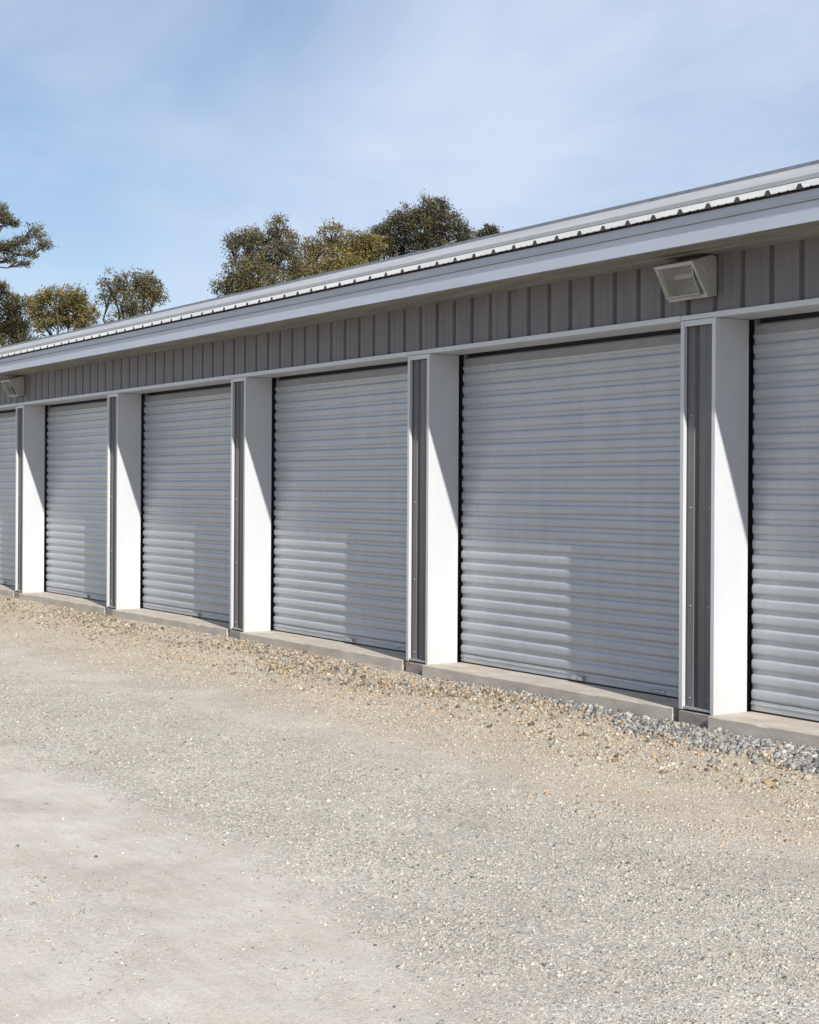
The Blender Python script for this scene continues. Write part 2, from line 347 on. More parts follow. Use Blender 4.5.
# fascia board with a small return lip
prof = [(-0.440, 3.790), (-0.440, 3.936), (-0.420, 3.936), (-0.420, 3.802), (-0.405, 3.802), (-0.405, 3.790)]
MB().prism_x(prof, XL - 0.02, XR + 0.02).build('fascia', M['fascia'], bld)
# box gutter above it
prof = [(-0.430, 3.9365), (-0.430, 3.941), (-0.458, 3.941), (-0.461, 3.945), (-0.461, 3.950), (-0.457, 3.954), (-0.457, 4.000), (-0.464, 4.004), (-0.464, 4.009), (-0.450, 4.009), (-0.450, 3.948), (-0.32, 3.948), (-0.32, 3.9365)]
mb = MB().prism_x(prof, XL - 0.02, XR + 0.02); g = mb.build('gutter', M['gutter'], bld)
mb = MB()
for k in range(-40, 14):
    xg = k * 0.914 + 0.3
    mb.box(xg - 0.004, xg + 0.004, -0.4600, -0.456, 3.976, 3.984)
mb.build('rivet', M['galv'], g)['kind'] = 'stuff'
# eave trim, the thin strip the roof sheets rest on
# roof: ribbed sheets, front and rear slopes
SLP = 0.2715
def roof_sheet(y0, z0, y1, z1, th=0.004):
    pitch = 0.3048; ph = 0.715; pr = []
    k = math.floor((XL - ph) / pitch)
    while ph + k * pitch < XR:
        c = ph + k * pitch
        pr += [(c - 0.036, 0), (c - 0.014, 0.034), (c + 0.014, 0.034), (c + 0.036, 0)]
        for qq in (0.11, 0.195): pr += [(c + qq - 0.014, 0), (c + qq - 0.006, 0.005), (c + qq + 0.006, 0.005), (c + qq + 0.014, 0)]
        k += 1
    pr = [p_ for p_ in pr if XL - 0.05 < p_[0] < XR + 0.05]
    n = len(pr); mb = MB()
    rows = [(y0, z0), (y1, z1)]
    for dz in (0, -th):
        for (y, z) in rows: mb.v += [(x, y, z + h + dz) for x, h in pr]
    for i in range(n - 1):
        mb.f.append((i, i + 1, n + i + 1, n + i)); mb.f.append((2 * n + i, 3 * n + i, 3 * n + i + 1, 2 * n + i + 1))
        mb.f.append((i, 2 * n + i, 2 * n + i + 1, i + 1))
    return mb
YR = 4.9; ZE = 4.030
ZR = ZE + (SLP - 0.003) * (YR + 0.478)
rf = roof_sheet(-0.490, ZE, YR, ZR).build('roof', M['roof'], bld)
b = roof_sheet(2 * YR + 0.490, ZE, YR, ZR).build('roof', M['roof'], bld); b['label'] = 'rear roof slope'
mb = MB(); k = math.floor((XL - 0.715) / 0.3048) + 1  # dark plugs added to keep sun from passing under the hollow ribs
while 0.715 + k * 0.3048 < XR:
    c = 0.715 + k * 0.3048; k += 1
    mb.poly([(c + dx, y, ZE + dz) for y in (-0.4885, -0.44) for dx, dz in ((-0.034, -0.005), (0.034, -0.005), (0.013, 0.031), (-0.013, 0.031))], [(0, 1, 2, 3), (7, 6, 5, 4), (0, 4, 5, 1), (1, 5, 6, 2), (2, 6, 7, 3), (3, 7, 4, 0)])
mb.box(XL, XR, -0.446, -0.43, 4.003, ZE - 0.006)  # dark strip painted in as the shadow line below the roof sheets
mb.build('light_stop_strip', M['light_stop'], rf)
# ridge cap: hem on the rib tops, shallow cap, small standing lip
zc = 4.024 + SLP * 4.90 + 0.028
half = [(4.40, zc), (4.40, zc + 0.052), (4.84, zc + 0.052 + 0.218), (4.90, zc + 0.28)]
prof = half + [(2 * YR - y, z) for y, z in half[-2::-1]] + [(2 * YR - 4.42, zc)]
prof2 = half + [(2 * YR - y, z) for y, z in half[:3][::-1]]
MB().prism_x(prof2, XL - 0.05, XR + 0.05).build('ridge_cap', M['cap'], rf)
MB().box(XL - 0.04, XR + 0.04, 4.835, 2 * YR - 4.835, zc + 0.262, zc + 0.312).build('ridge_vent', M['vent'], rf)

# --- one bay of repeated parts, local x = 0 at the pillar's right front corner
def copy_tree(o, parent):
    c = o.copy(); col.objects.link(c); c.parent = parent
    for ch in list(o.children): copy_tree(ch, c)
    return c
def make_pillar():
    r = empty('pillar'); r.parent = bld
    tw = 0.042
    mb = MB().box(-tw, 0, 0.0, 0.035, SL - 0.004, HZ).box(-0.012, 0, 0.035, DEP, SL - 0.002, HZ)
    mb.build('corner_trim', M['white_trim'], r, 0.0025)
    mb = MB().box(-PW, -PW + tw, 0.0, 0.035, SL + 0.004, HZ).box(-PW, -PW + 0.012, 0.035, DEP, SL + 0.004, HZ)
    mb.build('corner_trim', M['white_trim'], r, 0.0025)
    mb = MB().box(-PW + tw + .0005, -tw - .0005, 0.004, 0.030, HZ - 0.046, HZ)
    mb.build('top_trim', M['white_trim'], r, 0.002)
    mb = MB().box(-PW + tw + .0005, -tw - .0005, 0.006, 0.060, SL + 0.012, SL + 0.030)
    mb.build('bottom_trim', M['galv'], r, 0.001)
    mb = MB()
    pr = [(-PW + .03, .045), (-0.285, .045), (-0.270, .074), (-0.236, .074), (-0.221, .045), (-0.175, .045), (-0.168, .041), (-0.150, .041), (-0.143, .045), (-.03, .045)]
    n = len(pr); mb.poly([(x, y, SL + 0.02) for x, y in pr] + [(x, y, HZ - 0.01) for x, y in pr], [(i, i + 1, n + i + 1, n + i) for i in range(n - 1)])
    pn = mb.build('panel', M['wall'], r)
    mb = MB()
    for z in (0.2, 0.95, 1.75, 2.5):
        mb.tube([(-0.315, 0.046, z), (-0.315, 0.038, z)], [0.007, 0.006], 6)
        mb.tube([(-0.10, 0.046, z), (-0.10, 0.038, z)], [0.007, 0.006], 6)
    mb.build('screw', M['galv'], pn)['kind'] = 'stuff'
    return r
def bump_box(x0, x1, y0, y1, z0, z1, seed, nxs=60, taper=0.0):
    """a concrete kerb with a slightly worn, uneven front arris"""
    mb = MB(); seed = abs(seed) + 3; xs = np.linspace(x0, x1, nxs)
    wv = taper * (xs - x0) / (x1 - x0) + 0.006 * (fbm(xs * 2.2 + seed, xs * 0, seed) - 0.5) * 2
    ch = 0.007 + 0.012 * np.clip(fbm(xs * 5 + seed, xs * 0 + 3, seed + 5) - 0.52, 0, 1) * 3
    for i, x in enumerate(xs):
        mb.v += [(x, y0 + wv[i], z0), (x, y0 + wv[i], z1 - ch[i]), (x, y0 + wv[i] + ch[i] * .9, z1), (x, y1, z1), (x, y1, z0)]
    for i in range(nxs - 1):
        for j in range(4): a = i * 5 + j; mb.f.append((a, a + 1, a + 6, a + 5))
    mb.f.append((0, 1, 2, 3, 4)); e = (nxs - 1) * 5; mb.f.append((e + 4, e + 3, e + 2, e + 1, e))
    return mb
def make_door(k):
    x0, x1 = k * BAY, (k + 1) * BAY - PW           # opening
    rs = random.Random(k + 50)
    r = empty('roller_door', (x0, 0, 0)); r.parent = bld; W_ = x1 - x0
    # curtain
    a, b_ = 0.015, W_ - 0.015; zb, zt = SL + 0.092, HZ - 0.035; PER = 0.1215; yc = DEP + 0.055
    def prof(t):
        def s(u): u = min(max(u, 0), 1); return u * u * (3 - 2 * u)
        if t < 0.46: return 1.0 - 0.09 * (2 * (t / 0.46) - 1) ** 2
        if t < 0.59: return 0.91 * (1 - s((t - 0.46) / 0.13))
        if t < 0.80: return 0.0
        return 0.91 * s((t - 0.80) / 0.20)
    zs = []; z = zb
    while z < zt - 0.085: zs.append(z); z += PER / 22
    nxx = 25; xs = np.linspace(a, b_, nxx)
    wob = [[0.0016 * (math.sin(i * 0.7 + k * 1.3) * math.sin(z * 2.1 + k) + 0.8 * math.sin(i * 1.9 + z * 5 + k * 2)) for i in range(nxx)] for z in zs]
    mb = MB()
    for j, z in enumerate(zs):
        y = yc - 0.021 * prof(((z - zb) / PER + 0.80) % 1.0)
        for i, x in enumerate(xs): mb.v.append((x, y + wob[j][i], z))
    top = [(yc - 0.004, zs[-1] + 0.012), (yc - 0.004, zt - 0.012), (yc + 0.008, zt + 0.004), (yc + 0.040, zt + 0.015)]
    for (y, z) in top:
        for x in xs: mb.v.append((x, y, z))
    n = len(zs) + len(top)
    for j in range(n - 1):
        for i in range(nxx - 1): mb.f.append((j * nxx + i, j * nxx + i + 1, (j + 1) * nxx + i + 1, (j + 1) * nxx + i))
    mb.build('curtain', M['curtain'], r, smooth=True)
    # bottom bar: stepped angle and rubber seal
    bb = MB().prism_x([(yc - 0.012, SL + 0.016), (yc - 0.012, SL + 0.060), (yc - 0.020, SL + 0.064), (yc - 0.020, SL + 0.070), (yc - 0.010, SL + 0.074), (yc - 0.010, SL + 0.092), (yc + 0.012, SL + 0.092), (yc + 0.012, SL + 0.016)], a - 0.01, b_ + 0.01)
    bar = bb.build('bottom_bar', M['bar'], r)
    MB().box(a - 0.01, b_ + 0.01, yc - 0.006, yc + 0.010, SL + 0.001, SL + 0.016).build('seal', M['rubber'], r)
    # latch in the middle
    xm = -2.187 - x0 if k == -1 else W_ * 0.51
    if k == -1: xm = -2.187 + BAY
    lt = MB().box(xm - 0.085, xm + 0.085, yc - 0.030, yc - 0.0125, SL + 0.018, SL + 0.074).box(xm - 0.035, xm + 0.105, yc - 0.062, yc - 0.044, SL + 0.032, SL + 0.060).box(xm - 0.030, xm - 0.010, yc - 0.044, yc - 0.030, SL + 0.034, SL + 0.058).box(xm + 0.050, xm + 0.070, yc - 0.044, yc - 0.030, SL + 0.034, SL + 0.058)
    lt.tube([(xm + 0.03, yc - 0.034, SL + 0.04), (xm + 0.03, yc - 0.062, SL + 0.04)], [0.011, 0.011], 10)
    lt.build('latch', M['galv'], r, 0.002)
    # maker's label plate and a small cluster of dots near the right end
    xp = W_ - 0.80
    yb = yc - 0.0125
    pl = MB().box(xp - 0.005, xp + 0.20, yb - 0.0015, yb, SL + 0.022, SL + 0.054).build('label_plate', M['sticker'], r)
    ik = MB()
    for (q0, q1) in ((0.005, 0.030), (0.045, 0.150), (0.165, 0.190)):
        ik.box(xp + q0, xp + q1, yb - 0.0023, yb - 0.0016, SL + 0.046, SL + 0.052); ik.box(xp + q0, xp + q1, yb - 0.0023, yb - 0.0016, SL + 0.024, SL + 0.030)
    for q0 in (0.0, 0.034, 0.192): ik.box(xp + q0, xp + q0 + 0.007, yb - 0.0023, yb - 0.0016, SL + 0.026, SL + 0.051)
    ik.build('marking', M['ink'], pl)
    ik = MB()
    for i in range(14):
        qx = xp + 0.40 + 0.013 * i; hh = 0.010 + 0.012 * rs.random(); ik.box(qx, qx + 0.007, yb - 0.0012, yb + .002, SL + 0.022, SL + 0.022 + hh)
    ik.build('marking', M['ink'], r)
    # side guides: dark channels behind the jamb
    for gx0, gx1 in ((0.001, 0.030), (W_ - 0.030, W_ - 0.001)):
        MB().box(gx0, gx1, DEP + 0.058, DEP + 0.099, SL, HZ + 0.1).build('guide', M['guide'], r)
    for sx in (0.075,):
        MB().tube([(sx, yc - 0.012, SL + 0.045), (sx, yc - 0.019, SL + 0.045)], [0.008, 0.006], 8).build('bolt', M['galv'], r)
    # lintel: white header trim with a deep underside
    mb = MB().box(0.0015, W_ - 0.0015, -0.006, 0.024, HZ, HZ + 0.045).box(0.0015, W_ - 0.0015, 0.024, DEP + 0.002, HZ + 0.002, HZ + 0.022)
    mb.build('lintel', M['white_trim'], r, 0.002)
    # concrete threshold
    bump_box(0.001, W_ - 0.082, -0.062, 0.179, -0.25, SL, k * 7 + 100, taper=0.070).build('threshold', M['conc'], r)
    MB().box(0.001, W_ + 0.0, 0.180, 0.60, -0.25, SL - 0.0005).build('floor_slab', M['conc'], r)
    return r
pil = make_pillar(); pils = [pil]
pil.location = (K0 * BAY, 0, 0)
for k in range(K0 + 1, K1 + 1):
    c = copy_tree(pil, bld); c.location = (k * BAY, 0, 0)
    # trim strip over the pillar, joined to the lintels with a seam
for k in range(K0, K1 + 1):
    x = k * BAY
    MB().box(x - PW + 0.0005, x - 0.0005, -0.003, 0.024, HZ + 0.004, HZ + 0.043).build('header_strip', M['white_trim'], bld, 0.002)
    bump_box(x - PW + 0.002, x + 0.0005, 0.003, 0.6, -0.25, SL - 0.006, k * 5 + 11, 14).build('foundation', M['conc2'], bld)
for k in range(K0, K1): make_door(k)

# ------------------------------------------------------------------ wall-pack floodlights
def make_flood(name):
    r = empty(name)
    w_ = 0.44; zb = -0.17
    z = lambda a: a - 0.17
    MB().box(0.006, w_ - 0.006 + 0.006, -0.050, -0.006, z(0.006), z(0.326)).build('back_plate', M['lamp_house'], r, 0.008)
    MB().box(0.02, w_ - 0.02, -0.006, 0.015, z(0.03), z(0.30)).build('mounting_box', M['lamp_house'], r)
    # hollow wedge housing: side cheeks, sloping top, bottom, back
    A, B_, C_, D_ = (-0.0505, z(0.0)), (-0.0505, z(0.335)), (-0.270, z(0.262)), (-0.100, z(0.0))
    t = 0.012; mb = MB()
    mb.prism_x([A, D_, C_, B_], 0, t); mb.prism_x([A, D_, C_, B_], w_ - t, w_)
    mb.prism_x([B_, C_, (C_[0] + .01, C_[1] - t), (B_[0], B_[1] - t)], t, w_ - t)
    mb.prism_x([A, (A[0], A[1] + t), (D_[0] - .004, D_[1] + t), D_], t, w_ - t)
    mb.build('housing', M['lamp_house'], r, 0.002)
    # frame rim lying on the sloping mouth
    u = Vector((0, C_[0] - D_[0], C_[1] - D_[1])); Lh = u.length; u.normalize(); nrm = Vector((0, u.z * -1, u.y)).normalized()
    if nrm.y > 0: nrm = -nrm
    o3 = Vector((0, *D_))
    def pt(x, s, d): v = o3 + u * s + nrm * d; return (x, v.y, v.z)
    def slab(mb, x0, x1, s0, s1, d0, d1):
        mb.poly([pt(x0, s0, d0), pt(x1, s0, d0), pt(x1, s1, d0), pt(x0, s1, d0), pt(x0, s0, d1), pt(x1, s0, d1), pt(x1, s1, d1), pt(x0, s1, d1)],
                [(0, 3, 2, 1), (4, 5, 6, 7), (0, 1, 5, 4), (1, 2, 6, 5), (2, 3, 7, 6), (3, 0, 4, 7)])
    mb = MB(); f_ = 0.024
    slab(mb, -0.004, w_ + 0.004, -0.006, f_, 0.0015, 0.012); slab(mb, -0.004, w_ + 0.004, Lh - f_, Lh + 0.006, 0.0015, 0.012)
    slab(mb, -0.004, f_, f_, Lh - f_, 0.0015, 0.012); slab(mb, w_ - f_, w_ + 0.004, f_, Lh - f_, 0.0015, 0.012)
    mb.build('frame', M['lamp_house'], r, 0.002)
    # moulded glass refractor, bulging out below
    P0 = pt(0, f_ + .002, 0.003); P1 = pt(0, f_ + 0.028, 0.052); P2 = pt(0, Lh * 0.62, 0.040); P3 = pt(0, Lh - f_ - .002, 0.006)
    prof = [(p_[1], p_[2]) for p_ in (P0, P1, P2, P3)]
    gl = MB().prism_x(prof, f_ + .003, w_ - f_ - .003); gl.f = [f for f in gl.f if set(f) != {3, 0, 4, 7}]
    gl.build('lens', M['glass'], r)
    rim = MB(); q1, q2 = P1, P2
    for xx in (f_ + .003, w_ - f_ - .003): rim.tube([(xx, P0[1], P0[2]), (xx, P1[1], P1[2]), (xx, P2[1], P2[2]), (xx, P3[1], P3[2])], [.004] * 4, 6)
    rim.tube([(f_ + .003, P1[1], P1[2]), (w_ - f_ - .003, P1[1], P1[2])], [.007, .007], 6)
    rim.build('lens_rim', M['lamp_house'], r)
    # reflector tray, lamp
    mb = MB()
    mb.poly([(0.03, -0.075, z(0.03)), (w_ - 0.03, -0.075, z(0.03)), (w_ - 0.03, -0.085, z(0.27)), (0.03, -0.085, z(0.27)), (0.02, -0.225, z(0.255)), (w_ - 0.02, -0.225, z(0.255)), (0.03, -0.100, z(0.022)), (w_ - 0.03, -0.100, z(0.022))],
            [(0, 1, 2, 3), (3, 2, 5, 4), (0, 3, 4, 6), (1, 7, 5, 2), (0, 6, 7, 1)])
    mb.build('reflector', M['reflector'], r)
    MB().tube([(0.09, -0.13, z(0.18)), (0.30, -0.13, z(0.18))], [0.022, 0.022], 12).build('lamp', M['lamp_house'], r, smooth=True)
    MB().tube([(w_ - 0.001, -0.11, z(0.20)), (w_ + 0.004, -0.11, z(0.20))], [0.006, 0.005], 8).build('screw', M['ink'], r)
    return r
fl = make_flood('floodlight'); fl.location = (-0.440, 0.020, 3.605)
tag(fl, 'large grey wall floodlight above the nearest full pillar, under the eave on the right', 'floodlight', 'floodlights on the siding')
fl2 = copy_tree(fl, None); fl2.location = (-4 * BAY - 0.440, 0.020, 3.595); fl2.name = 'floodlight.001'
fl2['label'] = 'distant wall floodlight above a pillar at the far left picture edge'

# ------------------------------------------------------------------ loose stones
def frustum_ok(x, y, margin=0.16):
    dx, dy = x - CAM.x, y - CAM.y
    D = dx * cf.x + dy * cf.y; R = dx * cr.x + dy * cr.y
    return (D > 3.5) & (np.abs(R / np.maximum(D, .1)) < 0.2655 + margin), D
def stones(name, n, lo, hi, dens, size, pal, label, squash=0.62, embed=0.3, zoff=0.0, cat='gravel'):
    xs, ys, ds = [], [], []
    got = 0
    while got < n:
        x = rng.uniform(lo[0], hi[0], 400000); y = rng.uniform(lo[1], hi[1], 400000)
        ok, D = frustum_ok(x, y); pr = dens(x, y, D)
        k = ok & (rng.random(len(x)) < pr)
        xs.append(x[k]); ys.append(y[k]); ds.append(D[k]); got += k.sum()
        if len(xs) > 60: break
    x = np.concatenate(xs)[:n]; y = np.concatenate(ys)[:n]; D = np.concatenate(ds)[:n]; n = len(x)
    r = size(x, y, D, n)
    base = np.array([(sx, sy, sz) for sz in (-1, 1) for sy in (-1, 1) for sx in (-1, 1)], float)
    base[:, :2] *= np.where(base[:, 2:3] > 0, 0.72, 1.0)
    V = base[None] * (1 + rng.uniform(-0.48, 0.42, (n, 8, 3)))
    V = V * np.stack([rng.uniform(0.7, 1.25, n), rng.uniform(0.55, 1.0, n), squash * rng.uniform(0.7, 1.3, n)], -1)[:, None, :]
    V *= (r * 0.62)[:, None, None]
    def rot(ax, ang, V):
        c, s = np.cos(ang)[:, None], np.sin(ang)[:, None]; a, b = [(1, 2), (0, 2), (0, 1)][ax]
        W2 = V.copy(); W2[..., a] = V[..., a] * c - V[..., b] * s; W2[..., b] = V[..., a] * s + V[..., b] * c; return W2
    V = rot(0, rng.normal(0, 0.5, n), V); V = rot(1, rng.normal(0, 0.5, n), V); V = rot(2, rng.uniform(0, 6.283, n), V)
    zz = height(x, y) + r * (0.30 - embed) + (zoff(x, y, n) if callable(zoff) else zoff)
    V += np.stack([x, y, zz], -1)[:, None, :]
    F = np.array([(0, 2, 3, 1), (4, 5, 7, 6), (0, 1, 5, 4), (1, 3, 7, 5), (3, 2, 6, 7), (2, 0, 4, 6)])
    FF = (F[None] + (np.arange(n) * 8)[:, None, None]).reshape(-1, 4)
    me = bpy.data.meshes.new(name)
    me.vertices.add(n * 8); me.vertices.foreach_set('co', V.astype(np.float32).ravel())
    me.loops.add(FF.size); me.loops.foreach_set('vertex_index', FF.ravel().astype(np.int32))
    me.polygons.add(len(FF)); me.polygons.foreach_set('loop_start', (np.arange(len(FF)) * 4).astype(np.int32))
    me.update(calc_edges=True)
    c = pal(x, y, n)
    at = me.color_attributes.new('tone', 'FLOAT_COLOR', 'POINT')
    at.data.foreach_set('color', np.repeat(np.concatenate([c, np.ones((n, 1))], 1), 8, axis=0).astype(np.float32).ravel())
    me.materials.append(STONE)
    o = bpy.data.objects.new(name, me); col.objects.link(o); tag(o, label, cat, kind='stuff')
    print(name, n)
    return o
m, t, p = principled('stone', (0.4, 0.4, 0.4), 0.85, 0, 0.3)
a_ = N('ShaderNodeAttribute', t, attribute_name='tone'); tcn = N('ShaderNodeTexCoord', t)
nn = N('ShaderNodeTexNoise', t); nn.inputs['Scale'].default_value = 120; nn.inputs['Detail'].default_value = 3
rr_ = N('ShaderNodeMapRange', t); rr_.inputs['To Min'].default_value = 0.78; rr_.inputs['To Max'].default_value = 1.2
mm = N('ShaderNodeMixRGB', t, blend_type='MULTIPLY'); mm.inputs[0].default_value = 1
t.links.new(tcn.outputs['Object'], nn.inputs['Vector']); t.links.new(nn.outputs['Fac'], rr_.inputs['Value']); t.links.new(a_.outputs['Color'], mm.inputs[1]); t.links.new(rr_.outputs[0], mm.inputs[2])
t.links.new(mm.outputs[0], p.inputs['Base Color'])
STONE = m
GREY = np.array([(0.38, 0.36, 0.305), (0.28, 0.275, 0.25), (0.44, 0.41, 0.34), (0.19, 0.195, 0.195), (0.48, 0.45, 0.385), (0.36, 0.325, 0.265), (0.40, 0.385, 0.35), (0.60, 0.57, 0.51), (0.45, 0.33, 0.21), (0.07, 0.07, 0.07)])
GP = np.array([.2, .15, .15, .10, .09, .13, .11, .01, .035, .025])
TAN = np.array([(0.43, 0.36, 0.27), (0.38, 0.31, 0.23), (0.48, 0.42, 0.34), (0.47, 0.33, 0.20), (0.31, 0.285, 0.25), (0.40, 0.385, 0.35), (0.58, 0.53, 0.45), (0.20, 0.16, 0.12), (0.34, 0.22, 0.13)])
TP = np.array([.17, .15, .13, .12, .12, .13, .03, .08, .07])
BAL = np.array([(0.29, 0.28, 0.26), (0.20, 0.195, 0.185), (0.37, 0.355, 0.32), (0.12, 0.12, 0.115), (0.46, 0.435, 0.385), (0.36, 0.30, 0.22)])
BP = np.array([.3, .24, .2, .12, .08, .06])
DEB = np.array([(0.24, 0.165, 0.10), (0.13, 0.10, 0.07), (0.36, 0.26, 0.16), (0.42, 0.35, 0.27), (0.26, 0.25, 0.23)])
def pick(P, pr, n): return P[rng.choice(len(P), n, p=pr / pr.sum())]
def pal_main(x, y, n):
    d, tn, b, g = zones(x, y)
    c = np.where((rng.random(n) < tn)[:, None], pick(TAN, TP, n), pick(GREY, GP, n))
    c = np.where((rng.random(n) < b)[:, None], pick(BAL, BP, n), c)
    c = np.where((rng.random(n) < g * .7)[:, None], pick(DEB, np.ones(5), n), c)
    c = c * rng.uniform(0.85, 1.30, (n, 1))
    mean = np.array([0.46, 0.415, 0.345]); k = (0.12 * (1 - b) * (1 - g))[:, None]      # dusting of the yard's own fines
    return c * (1 - k) + mean * k
def dens_main(x, y, D):
    d, tn, b, g = zones(x, y); fall = np.clip(8.5 / D, 0, 1) ** 1.3
    clump = 0.35 + 0.65 * sst(0.35, 0.6, fbm(x * 2.2, y * 2.2, 61))
    return fall * np.clip((1 - d) ** 1.3 * clump + 0.010 + 0.05 * sst(0.60, 0.75, fbm(x * 1.7, y * 2.4, 91)), 0, 1) * (y < -0.07)
def size_main(x, y, D, n):
    d, tn, b, g = zones(x, y)
    s = np.exp(rng.normal(np.log(0.0060), 0.42, n)) * (1 + 0.30 * tn + 0.35 * g)
    return np.minimum(s, 0.030)
stones('gravel', 190000, (-22, -8.3), (7, -0.07), dens_main, size_main, pal_main, 'loose grey and tan gravel strewn over the yard', embed=0.30)
def dens_b(x, y, D):
    d, tn, b, g = zones(x, y); return b * (y < -0.075)
def size_b(x, y, D, n):
    s = np.exp(rng.normal(np.log(0.0175), 0.34, n)); return np.minimum(s, 0.040) * (0.55 + 0.45 * sst(-4.5, -1.2, x))
stones('crushed_rock', 7500, (-6, -2.6), (6, -0.07), dens_b, size_b, lambda x, y, n: np.where((rng.random(n) < 0.92 - zones(x, y)[2])[:, None], pick(TAN, TP, n), pick(BAL, BP, n)) * rng.uniform(0.85, 1.15, (n, 1)), 'coarse blue grey crushed rock heaped along the concrete threshold', squash=0.9, embed=0.0, zoff=lambda x, y, n: rng.uniform(-0.004, 0.008, n), cat='crushed rock')
# rock also lies in the slots in front of the pillar foundations
def dens_d(x, y, D):
    d, tn, b, g = zones(x, y); return np.clip(g * 0.9 + 0.09 * tn * (y > -1.7), 0, 1) * (y < -0.075)
stones('rubble', 14000, (-20, -2.0), (2, -0.07), dens_d, lambda x, y, D, n: np.minimum(np.exp(rng.normal(np.log(0.0145), 0.42, n)), 0.045), lambda x, y, n: np.where((rng.random(n) < .4)[:, None], pick(TAN, TP, n), pick(DEB, np.ones(5), n)), 'brown clods and leaf scraps along the foot of the building', squash=0.7, embed=0.1, cat='rubble')

# ------------------------------------------------------------------ trees beyond the roof
def leaf_mat(name, cols_):
    m, t, p = principled(name, cols_[0], 0.6, 0, 0.35)
    l = t.links.new
    a = N('ShaderNodeAttribute', t, attribute_name='tint')
    r = N('ShaderNodeValToRGB', t)
    while len(r.color_ramp.elements) < len(cols_): r.color_ramp.elements.new(0.5)
    for i, (e, c) in enumerate(zip(r.color_ramp.elements, cols_)): e.position = i / (len(cols_) - 1); e.color = (*c, 1)
    l(a.outputs['Fac'], r.inputs['Fac']); l(r.outputs['Color'], p.inputs['Base Color'])
    tr = N('ShaderNodeBsdfTranslucent', t); l(r.outputs['Color'], tr.inputs['Color'])
    mx = N('ShaderNodeMixShader', t); mx.inputs[0].default_value = 0.22
    o = t.nodes['Material Output']; l(p.outputs[0], mx.inputs[1]); l(tr.outputs[0], mx.inputs[2]); l(mx.outputs[0], o.inputs['Surface'])
    return m
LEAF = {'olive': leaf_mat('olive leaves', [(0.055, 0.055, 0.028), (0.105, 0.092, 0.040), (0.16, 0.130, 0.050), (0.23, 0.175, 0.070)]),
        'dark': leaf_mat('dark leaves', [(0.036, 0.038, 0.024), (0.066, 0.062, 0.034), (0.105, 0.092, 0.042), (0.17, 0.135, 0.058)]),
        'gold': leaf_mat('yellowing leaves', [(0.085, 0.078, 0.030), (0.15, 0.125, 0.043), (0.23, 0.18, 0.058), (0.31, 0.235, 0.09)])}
BARK = noisy('oak bark', (0.045, 0.04, 0.034), (0.09, 0.08, 0.068), (0.8, 0.95), scale=(4, 4, 1.5), bump=0.6, bscale=12, dist=0.05)
def at_dist(px, py, D):
    """world point at distance D along the camera axis; used to size and stand the trees"""
    u = (px - 409.5) / 1542.1; v = (489.2 - py) / 1542.1
    return CAM + cf * D + cr * (u * D) + cu * (v * D)
